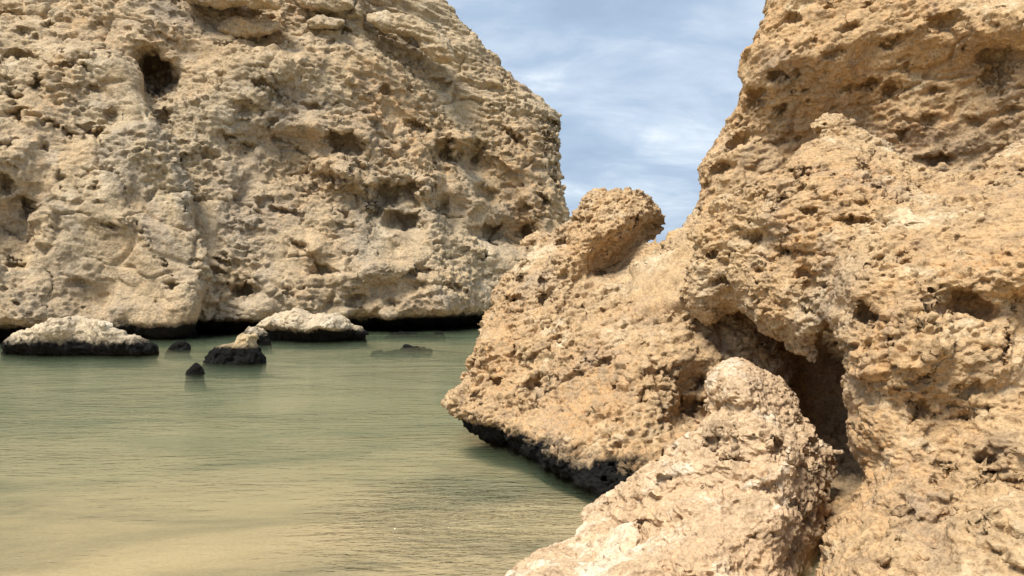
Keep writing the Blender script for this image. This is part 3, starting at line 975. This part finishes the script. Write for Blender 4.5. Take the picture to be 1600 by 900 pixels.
LOW = [(1205, 264), (1236, 236), (1262, 178), (1300, 160), (1345, 180), (1400, 225), (1445, 255), (1480, 268), (1525, 263), (1560, 235), (1600, 212), (1760, 190), (1900, 300), (1900, 1120), (1240, 1120), (1278, 905), (1292, 865), (1312, 825), (1335, 778), (1349, 735), (1330, 690), (1326, 620),
              (1310, 560), (1299, 512), (1286, 532), (1248, 545), (1215, 528), (1180, 520), (1140, 496), (1110, 524), (1078, 490), (1066, 430), (1082, 360), (1118, 315), (1166, 284)]
LEAN = [(1098, 600), (1104, 568), (1128, 550), (1165, 545), (1200, 568), (1232, 580), (1252, 615), (1285, 675), (1318, 722), (1312, 760), (1300, 800), (1310, 830), (1288, 868), (1276, 960), (1290, 1130), (700, 1130), (722, 960), (772, 902), (838, 850), (888, 826), (922, 772), (980, 736), (1050, 692), (1098, 660), (1104, 630)]
AH_ = [(1180, 150, 22, 16, 20, 0.25), (1150, 225, 24, 12, -40, 0.25), (1130, 265, 22, 12, -45, 0.3), (1215, 120, 18, 10, -20, 0.15), (1330, 45, 24, 10, -10, 0.16), (1360, 10, 16, 6, 0, 0.12),
       (1480, 40, 34, 20, 0, 0.22), (1305, 85, 26, 8, -15, 0.15), (1355, 135, 26, 10, -10, 0.22), (1390, 145, 22, 14, -40, 0.22), (1330, 138, 16, 6, 0, 0.2), (1415, 105, 5, 8, 20, 0.14), (1385, 75, 16, 6, 0, 0.12),
       (1505, 75, 8, 6, 0, 0.12), (1545, 43, 8, 5, 0, 0.12), (1560, 100, 34, 34, -30, 0.30), (1545, 120, 16, 18, 30, 0.25), (1565, 148, 10, 7, 0, 0.15), (1550, 140, 6, 5, 0, 0.15), (1412, 210, 8, 12, 20, 0.16),
       (1460, 145, 26, 8, -10, 0.15), (1520, 190, 26, 8, 5, 0.12), (1470, 250, 40, 10, 4, 0.30), (1240, 30, 14, 8, 0, 0.15), (1275, 60, 12, 6, 0, 0.1), (1180, 60, 8, 16, 0, 0.15), (1450, 190, 22, 7, -15, 0.12),
       (1580, 175, 22, 7, -10, 0.14), (1295, 15, 10, 5, 0, 0.1), (1395, 60, 18, 5, -20, 0.12), (1565, 12, 12, 4, -20, 0.12), (1100, 290, 12, 10, 0, 0.2), (1090, 330, 8, 12, 0, 0.15), (1220, 175, 18, 10, -30, 0.2)]
upper = rock('upper_wall', M_near,
             [(1170, -120), (1178, -20), (1182, 20), (1172, 60), (1156, 92), (1146, 122), (1152, 148), (1136, 178), (1112, 218), (1084, 252), (1074, 276), (1080, 310), (1074, 340), (1052, 366), (1000, 410), (960, 470), (980, 620), (1150, 850), (1330, 960), (1760, 700), (1760, -120)],
             [(1180, 0, 7.25), (1148, 125, 7.25), (1200, 70, 7.0), (1080, 280, 7.6), (1060, 360, 7.5), (1300, 0, 7.05), (1300, 110, 6.95), (1350, 170, 7.2), (1450, 0, 6.85), (1600, 0, 6.45), (1450, 110, 6.95), (1400, 200, 6.95), (1490, 250, 6.95), (1600, 150, 6.45), (1600, 60, 6.3), (1225, 200, 7.4), (1150, 230, 7.5), (1160, 330, 7.4),
              (1100, 450, 7.0), (1200, 560, 7.3), (1280, 650, 6.9), (1320, 760, 5.7), (1320, 800, 4.9), (1300, 900, 4.5), (1750, 100, 5.8), (1200, -100, 8.2), (1600, -100, 7.2)],
             0.055, 2, near_rough, NEAR, hide=[(LOW, 25), (LEAN, 25), (OUTL, 30)], gain=0.85, thick=2.2, rim=0.45, rimz=0.6, band=0.45, zmin=-0.4,
             layers=[([(1385, 120), (1440, 100), (1520, 95), (1620, 60), (1700, 60), (1700, 330), (1400, 330), (1385, 220), (1410, 160)], 0.10, 25)],
             holes=AH_)

MH_ = [(1262, 435, 24, 13, 30, 0.28), (1250, 432, 12, 10, 0, 0.18), (1290, 470, 20, 8, 10, 0.14), (1185, 375, 26, 14, -5, 0.22), (1225, 395, 24, 8, 5, 0.16), (1185, 425, 10, 14, 0, 0.18), (1335, 345, 34, 8, 5, 0.2), (1340, 355, 14, 6, -15, 0.2),
       (1345, 385, 30, 14, 20, 0.26), (1365, 355, 16, 6, 0, 0.16), (1215, 312, 12, 7, 0, 0.12), (1252, 293, 7, 5, 0, 0.1), (1172, 350, 7, 5, 0, 0.12), (1183, 340, 5, 4, 0, 0.1), (1185, 300, 10, 9, 0, 0.1), (1200, 305, 6, 5, 0, 0.1),
       (1250, 268, 26, 6, -8, 0.14), (1303, 275, 9, 5, 0, 0.1), (1310, 305, 8, 5, 0, 0.1), (1345, 255, 14, 6, 0, 0.12), (1368, 240, 8, 4, 0, 0.1), (1275, 230, 8, 5, 0, 0.08), (1290, 195, 8, 4, 0, 0.08), (1375, 295, 10, 5, 0, 0.1), (1420, 300, 9, 8, 0, 0.12),
       (1400, 310, 7, 5, 0, 0.12), (1440, 290, 5, 4, 0, 0.1), (1350, 320, 14, 5, 0, 0.12), (1370, 330, 9, 4, 0, 0.1), (1262, 330, 20, 6, 0, 0.1),
       (1352, 490, 30, 20, 15, 0.24), (1370, 515, 14, 9, 0, 0.12), (1508, 478, 52, 26, 5, 0.20), (1457, 465, 10, 6, 0, 0.12), (1388, 525, 6, 7, 30, 0.14), (1402, 514, 7, 3, 0, 0.1), (1435, 440, 9, 5, 0, 0.1), (1435, 515, 8, 3, 0, 0.1), (1448, 510, 10, 8, 40, 0.1),
       (1460, 550, 9, 6, -20, 0.1), (1488, 552, 8, 4, 0, 0.1), (1445, 590, 22, 8, 5, 0.12), (1366, 627, 9, 5, 0, 0.12), (1435, 645, 14, 22, 20, 0.18), (1505, 655, 26, 9, 0, 0.2), (1548, 640, 5, 9, 0, 0.16), (1525, 610, 20, 10, -30, 0.18), (1495, 608, 5, 5, 0, 0.1),
       (1380, 715, 16, 20, 20, 0.28), (1440, 700, 12, 6, 0, 0.1), (1462, 725, 12, 6, 0, 0.1), (1485, 730, 12, 5, -15, 0.12), (1412, 803, 18, 9, 0, 0.24), (1482, 806, 10, 7, 0, 0.18), (1473, 826, 9, 6, 0, 0.18), (1460, 822, 4, 5, 0, 0.1), (1520, 825, 24, 6, -8, 0.2),
       (1384, 840, 8, 4, 0, 0.16), (1394, 762, 6, 4, 0, 0.12), (1375, 778, 6, 3, 0, 0.1), (1375, 808, 7, 6, 0, 0.12), (1475, 858, 10, 7, 0, 0.16), (1455, 860, 12, 7, 0, 0.16), (1405, 865, 9, 5, 0, 0.12), (1305, 858, 6, 4, 0, 0.1), (1326, 860, 5, 4, 0, 0.1), (1405, 852, 5, 4, 0, 0.1),
       (1525, 762, 16, 8, 15, 0.16), (1575, 755, 36, 14, 15, 0.24), (1590, 785, 12, 6, 0, 0.14), (1440, 880, 24, 8, 0, 0.12), (1380, 882, 22, 8, 0, 0.12), (1590, 240, 16, 8, -20, 0.1), (1560, 290, 20, 8, -10, 0.1), (1540, 330, 10, 6, 0, 0.08),
       (1590, 270, 22, 6, 0, 0.12), (1500, 370, 16, 5, -10, 0.08), (1410, 400, 10, 5, 0, 0.1), (1395, 430, 8, 6, -30, 0.12), (1430, 350, 14, 5, 0, 0.08), (1125, 440, 12, 8, 0, 0.12), (1110, 400, 8, 8, 0, 0.1), (1140, 400, 10, 5, 0, 0.1), (1260, 475, 10, 6, 0, 0.1), (1215, 475, 8, 5, 0, 0.08)]
for k in range(17):      # the honeycombed hollow: small deep cells in the big shallow one
    random.seed(100 + k)
    MH_.append((1475 + (k % 7) * 13 + random.uniform(-4, 4), 476 + (k // 7) * 11 + random.uniform(-4, 4) - (k % 7) * 0.8, random.uniform(5, 8.5), random.uniform(4.5, 6.5), random.uniform(-20, 20), 0.30))
MC_ = [([(1345, 420), (1365, 400), (1372, 375)], 2.4, 0.16), ([(1588, 455), (1575, 500), (1572, 550), (1568, 575)], 2.5, 0.14), ([(1300, 510), (1330, 530), (1350, 535)], 2.0, 0.12), ([(1440, 490), (1440, 520)], 1.6, 0.1),
       ([(1455, 830), (1500, 812), (1550, 822)], 2.0, 0.1), ([(1395, 850), (1430, 815)], 1.2, 0.05)]
lower = rock('buttress', M_near,
             LOW,
             [(1262, 185, 6.6), (1300, 165, 6.65), (1400, 232, 6.35), (1480, 272, 6.2), (1600, 220, 5.8), (1300, 300, 5.6), (1250, 240, 6.1), (1400, 310, 5.4), (1500, 330, 5.2), (1600, 300, 5.0), (1150, 320, 6.25), (1090, 420, 6.5), (1200, 450, 5.65), (1300, 480, 5.1), (1450, 400, 4.75), (1600, 400, 4.4), (1330, 560, 4.75),
              (1450, 560, 4.25), (1600, 560, 4.0), (1345, 700, 4.45), (1480, 700, 3.95), (1600, 700, 3.7), (1312, 850, 4.1), (1450, 850, 3.65), (1600, 900, 3.35), (1300, 1100, 3.3), (1600, 1100, 3.0), (1890, 600, 3.6), (1120, 510, 6.4), (1240, 530, 5.5)],
             0.057, 3, near_rough, NEAR, hide=[(LEAN, 25)], gain=1.5, thick=1.9, rim=0.2, rimz=0.32, band=0.4, zmin=-0.3,
             layers=[([(1325, 350), (1372, 370), (1420, 330), (1500, 310), (1700, 290), (1700, 1200), (1200, 1200), (1300, 700), (1290, 520), (1310, 470)], -0.36, 5),
                     ([(1580, 450), (1700, 430), (1700, 600), (1600, 640), (1572, 560)], 0.22, 6),
                     ([(1345, 702), (1385, 690), (1402, 705), (1388, 738), (1350, 742)], 0.24, 6),
                     ([(1455, 470), (1490, 450), (1540, 452), (1566, 480), (1550, 505), (1480, 508)], 0.15, 7),
                     ([(1322, 490), (1345, 470), (1382, 490), (1375, 515), (1335, 512)], 0.14, 7),
                     ([(1440, 642), (1520, 650), (1562, 636), (1552, 672), (1455, 672)], 0.16, 6),
                     ([(1500, 752), (1560, 740), (1640, 742), (1640, 795), (1560, 778)], 0.16, 7),
                     ([(1165, 366), (1200, 360), (1250, 385), (1282, 418), (1240, 432), (1190, 416)], 0.13, 11),
                     ([(1300, 346), (1365, 335), (1374, 372), (1345, 408), (1318, 386)], 0.20, 7),
                     ([(1238, 428), (1262, 422), (1290, 440), (1276, 452), (1248, 446)], 0.16, 5),
                     ([(1500, 600), (1560, 590), (1700, 620), (1700, 780), (1560, 760), (1440, 700), (1440, 660)], 0.14, 14)],
             holes=MH_, cracks=MC_)
crag = thing('rock_crag', (3.2, 5.5, 0), 'tall honeycombed orange-tan limestone crag filling the right side', 'rock')
under(crag, upper, lower)

BHn = [(905, 322, 12, 12, 20, 0.25), (880, 378, 14, 8, 0, 0.18), (820, 415, 9, 5, 0, 0.12), (848, 437, 9, 6, 0, 0.12), (812, 435, 10, 6, 0, 0.12), (850, 468, 16, 8, 0, 0.12), (800, 470, 26, 8, 10, 0.10), (742, 566, 7, 12, 10, 0.22), (776, 596, 12, 8, 0, 0.15),
       (840, 608, 24, 16, -15, 0.22), (1078, 424, 16, 10, 0, 0.14), (1010, 540, 8, 6, 0, 0.1), (1080, 640, 24, 24, 0, 0.30), (1095, 600, 10, 14, 0, 0.2), (960, 660, 9, 7, 0, 0.1), (925, 645, 8, 6, 0, 0.1), (1005, 620, 6, 14, 10, 0.12),
       (990, 480, 10, 6, 0, 0.1), (945, 560, 9, 6, 0, 0.1), (870, 530, 10, 6, 0, 0.1), (900, 585, 10, 7, 0, 0.1), (965, 600, 8, 6, 0, 0.1), (800, 545, 10, 6, 0, 0.1), (1040, 560, 9, 6, 0, 0.1), (750, 620, 12, 8, 0, 0.12), (1000, 350, 10, 14, 0, 0.15), (930, 420, 10, 12, 0, 0.15)]


def out_rough(P, px, py):
    return -0.12 * fbm(P, 1.3, 2, 201) - 0.06 * billow(P, 0.7, 2, 205) - 0.09 * facets(warp(P, 0.6, 0.12, 202), 0.42, 211, 18, 0.4)


OUTF = (lambda P, nn: 1.25 * near_fine1(P, nn), lambda P, nn: 1.35 * near_fine2(P, nn), lambda P, nn: 1.2 * near_fine3(P, nn))
outc = rock('rock_body', M_out,
            [(674, 634), (700, 600), (722, 572), (728, 540), (750, 500), (772, 455), (785, 425), (832, 392), (862, 358), (880, 342), (905, 332), (940, 350), (975, 372), (1010, 374), (1040, 372), (1072, 348), (1150, 330), (1250, 450), (1250, 700), (1100, 900), (940, 860), (915, 800), (880, 772),
             (845, 752), (815, 720), (790, 705), (765, 698), (735, 680), (705, 656)],
            [(680, 635, 7.7), (740, 520, 8.4), (790, 430, 8.9), (870, 360, 8.75), (900, 390, 8.5), (960, 400, 8.8), (930, 450, 8.2), (850, 550, 7.4), (760, 640, 7.2), (800, 665, 6.9), (900, 650, 6.5), (910, 750, 5.8), (1000, 550, 6.8), (1050, 450, 7.3), (1060, 370, 7.7), (1000, 700, 6.0), (1100, 600, 6.4), (1200, 600, 6.7), (1000, 430, 7.8), (950, 800, 5.5)],
            0.05, 2, out_rough, OUTF, hide=[(LEAN, 25), (LOW, 25)], gain=1.4, thick=1.8, rim=0.4, rimz=0.55, band=0.4, zmin=-0.9,
            layers=[([(660, 640), (690, 643), (722, 660), (755, 662), (790, 668), (800, 680), (812, 705), (850, 728), (885, 742), (905, 770), (925, 795), (900, 900), (600, 800)], 0.42, 7),
                    ([(740, 640), (792, 662), (800, 678), (860, 640), (840, 560), (770, 560)], 0.18, 12),
                    ([(1062, 590), (1105, 570), (1120, 640), (1085, 680), (1050, 660)], 0.5, 16)],
            holes=BHn)
knob = rock('knob', M_out,
            [(850, 372), (880, 342), (902, 312), (916, 297), (938, 289), (972, 292), (1004, 295), (1018, 310), (1034, 345), (1026, 376), (990, 412), (955, 436), (930, 450), (880, 455), (845, 420)],
            [(905, 310, 8.7), (960, 295, 8.75), (1028, 345, 8.75), (970, 340, 8.2), (920, 370, 8.25), (930, 445, 8.35), (860, 385, 8.95), (850, 425, 8.9), (880, 455, 8.6), (1000, 395, 8.55)],
            0.04, 2, out_rough, OUTF, thick=1.1, rim=0.2, rimz=0.3, band=0.4, zmin=0,
            layers=[([(925, 448), (922, 405), (955, 380), (995, 348), (1040, 340), (1040, 390), (960, 450)], 0.24, 9)],
            holes=[(905, 322, 10, 10, 20, 0.2), (880, 378, 12, 7, 0, 0.15), (995, 340, 6, 10, 30, 0.15)])
outcrop = thing('rock_outcrop', (0.9, 7.0, 0), 'rough tan outcrop with a knobbed peak and black undercut foot overhanging the water', 'rock')
under(outcrop, outc, knob)

CHn = [(1122, 640, 24, 12, -15, 0.22), (1137, 697, 10, 6, 0, 0.14), (1120, 690, 24, 10, 5, 0.1), (1215, 700, 14, 20, 20, 0.12), (1150, 720, 26, 8, 5, 0.08), (1200, 760, 18, 9, 10, 0.1), (975, 748, 8, 4, -30, 0.08), (1040, 752, 12, 8, 0, 0.1), (960, 785, 16, 8, -20, 0.08), (1075, 842, 9, 6, 0, 0.08), (985, 848, 20, 8, -15, 0.1),
       (1000, 820, 18, 8, 10, 0.08), (1230, 855, 7, 10, 20, 0.12), (1210, 838, 8, 6, 0, 0.08), (1150, 790, 10, 6, 0, 0.08), (1270, 720, 8, 12, 0, 0.12), (1250, 790, 10, 14, 20, 0.12), (1105, 760, 12, 6, 0, 0.08), (945, 878, 6, 3, 0, 0.08), (1020, 780, 12, 6, 0, 0.08), (1180, 840, 14, 6, 0, 0.08), (1290, 770, 10, 10, 0, 0.12)]


def c_rough(P, px, py):
    return -0.08 * fbm(P, 0.9, 2, 301) - 0.06 * billow(P, 0.6, 2, 305) - 0.07 * facets(warp(P, 0.5, 0.1, 302), 0.36, 311, 18, 0.4)


bould = rock('leaning_boulder', M_lean,
             LEAN,
             [(1130, 556, 5.15), (1165, 550, 5.2), (1250, 620, 5.3), (1312, 725, 5.35), (1298, 800, 5.0), (1288, 862, 4.7), (1150, 600, 4.8), (1200, 640, 4.75), (1225, 690, 4.5), (1200, 720, 4.4), (1100, 655, 4.95), (1000, 730, 4.95), (930, 780, 5.0), (905, 832, 4.6), (820, 900, 3.95), (1000, 830, 4.3), (1150, 850, 3.95), (1235, 800, 4.15), (1275, 800, 4.45), (1000, 1000, 3.45), (1200, 1000, 3.4), (760, 1000, 3.4), (770, 920, 3.85), (1000, 1120, 3.1)],
             0.05, 3, c_rough, NEAR, gain=1.4, thick=1.0, rim=0.25, rimz=0.35, band=0.35, zmin=-0.3,
             layers=[([(1095, 640), (1140, 650), (1180, 655), (1260, 700), (1240, 760), (1120, 740), (960, 790), (940, 770), (1000, 710)], -0.14, 8),
                     ([(1098, 560), (1165, 538), (1240, 585), (1255, 630), (1200, 650), (1150, 640), (1105, 620)], -0.03, 12),
                     ([(1092, 625), (1130, 630), (1178, 638), (1168, 656), (1120, 662), (1088, 655)], 0.15, 9),
                     ([(1100, 692), (1200, 690), (1230, 740), (1150, 775), (1060, 770), (1000, 760), (1050, 712)], 0.12, 13),
                     ([(940, 800), (1010, 790), (1060, 830), (1000, 870), (930, 860)], 0.10, 12),
                     ([(1080, 830), (1110, 815), (1135, 830), (1150, 880), (1100, 900), (1040, 880)], -0.12, 7)],
             holes=CHn)
tag(bould, 'pale-topped boulder leaning below the crag beside the dark crevice', 'boulder')

# ------------------------------------------------------------------ boulders in and by the water
def b_rough(k):
    return lambda P, px, py: k * (-0.07 * fbm(P, 0.9 * k, 2, 401) - 0.09 * facets(warp(P, 0.6 * k, 0.1 * k, 404), 0.55 * k, 411, 24, 0.2))


def b_fine(k):
    return lambda P, nn: k * (0.026 * ridged(P, 0.25 * k, 3, 445) + 0.035 * facets(P, 0.16 * k, 441, 24, 0.4) - 0.05 * pits(P * SQ, 0.2 * k, 0.4, 461))


def shore(name, mat, pts, Y, label, cat, group, vox=0.06, thick=None, rim=0.35, layers=(), lv=2):
    w = (max(p[0] for p in pts) - min(p[0] for p in pts)) * Y / FPX
    if name != 'loose_stone':                                # carry the foot down to the seabed, a little wider
        low = max(p[1] for p in pts)
        pcx = sum(p[0] for p in pts) / len(pts)
        pts = [(pcx + (p[0] - pcx) * 1.15, low + 480 / Y) if p[1] > low - 0.3 * (low - min(r[1] for r in pts)) else p for p in pts]
    cx = sum(p[0] for p in pts) / len(pts)
    dep = [(p[0], p[1], Y + 0.25 * thick_f(w) * ((p[0] - cx) * Y / FPX / (w / 2 + 1e-6)) ** 2) for p in pts]
    top = min(p[1] for p in pts)
    mid = [(cx, top + 4, Y + 0.35 * thick_f(w)), (cx, max(p[1] for p in pts), Y - 0.05)]
    o = rock(name, mat, pts, dep + mid, vox, lv, b_rough(min(1.0, w / 1.6)), (b_fine(min(1.0, w / 1.2)),), thick=thick or thick_f(w), rim=min(rim, w * 0.2), band=0.3, zmin=-1.2, layers=layers)
    return tag(o, label, cat, group)


def thick_f(w):
    return 0.55 * w


G = 'boulders lying along the foot of the cliff'
shore('shore_boulder', M_pale, [(2, 536), (8, 527), (25, 519), (45, 510), (75, 502), (110, 497), (150, 495), (168, 500), (190, 516), (215, 528), (246, 543), (240, 560), (190, 575), (90, 585), (6, 575)], 15.3,
      'long low pale boulder with a black base under the cliff buttress', 'boulder', G, layers=[([(-20, 600), (-20, 551), (30, 547), (100, 549), (160, 556), (250, 552), (250, 600)], 0.35, 2)])
shore('shore_boulder', M_pale, [(393, 508), (420, 493), (440, 484), (462, 481), (480, 487), (488, 490), (500, 486), (525, 489), (545, 502), (570, 514), (576, 524), (574, 545), (480, 552), (400, 545)], 18.8,
      'cream twin-humped boulder with undercut black base at the cliff foot', 'boulder', G, layers=[([(380, 570), (380, 519), (430, 517), (470, 520), (520, 519), (560, 526), (590, 530), (590, 570)], 0.6, 2)])
shore('shore_boulder', M_pale, [(374, 522), (388, 505), (400, 508), (415, 515), (424, 530), (424, 550), (376, 550)], 18.0,
      'small pointed pale rock between the twin-humped boulder and the dark rock', 'boulder', G, vox=0.05)
shore('shore_boulder', M_dark, [(316, 556), (334, 542), (350, 535), (368, 532), (375, 521), (385, 517), (397, 521), (401, 540), (413, 555), (416, 580), (320, 580)], 14.2,
      'black algae-covered rock with a pale sunlit tip standing in the water', 'boulder', G, vox=0.05)
shore('wet_rock', M_black, [(290, 584), (293, 575), (300, 567), (308, 564), (316, 571), (321, 583), (323, 600), (288, 600)], 12.7,
      'small round black rock alone in the water', 'rock', None, vox=0.03)
shore('wet_rock', M_black, [(258, 548), (264, 539), (276, 532), (288, 529), (298, 541), (300, 560), (256, 560)], 16.9,
      'low black rock beside the long boulder at the cliff foot', 'rock', None, vox=0.04)
shore('wet_rock', M_black, [(604, 524), (618, 517), (640, 516), (668, 521), (694, 526), (694, 531), (600, 531)], 21.2,
      'thin black rock awash below the far cliff undercut', 'rock', None, vox=0.05)
shore('wet_rock', M_black, [(584, 549), (606, 545), (640, 543), (672, 548), (676, 554), (580, 554)], 17.2,
      'flat brown rock barely breaking the surface right of the twin-humped boulder', 'rock', None, vox=0.04)

for pts, Y, lab in (
        ([(1442, 704), (1446, 697), (1456, 694), (1464, 697), (1467, 704), (1460, 709), (1448, 709)], 3.86, 'small pale loose stone resting on the crag face low at the right'),
        ([(1296, 706), (1304, 700), (1318, 702), (1327, 709), (1316, 713), (1302, 711)], 4.95, 'flat pale stone wedged in the dark crevice beside the leaning boulder')):
    shore('loose_stone', M_lean, pts, Y, lab, 'stone', None, vox=0.012, lv=1)

print('built in', time.time() - T0)
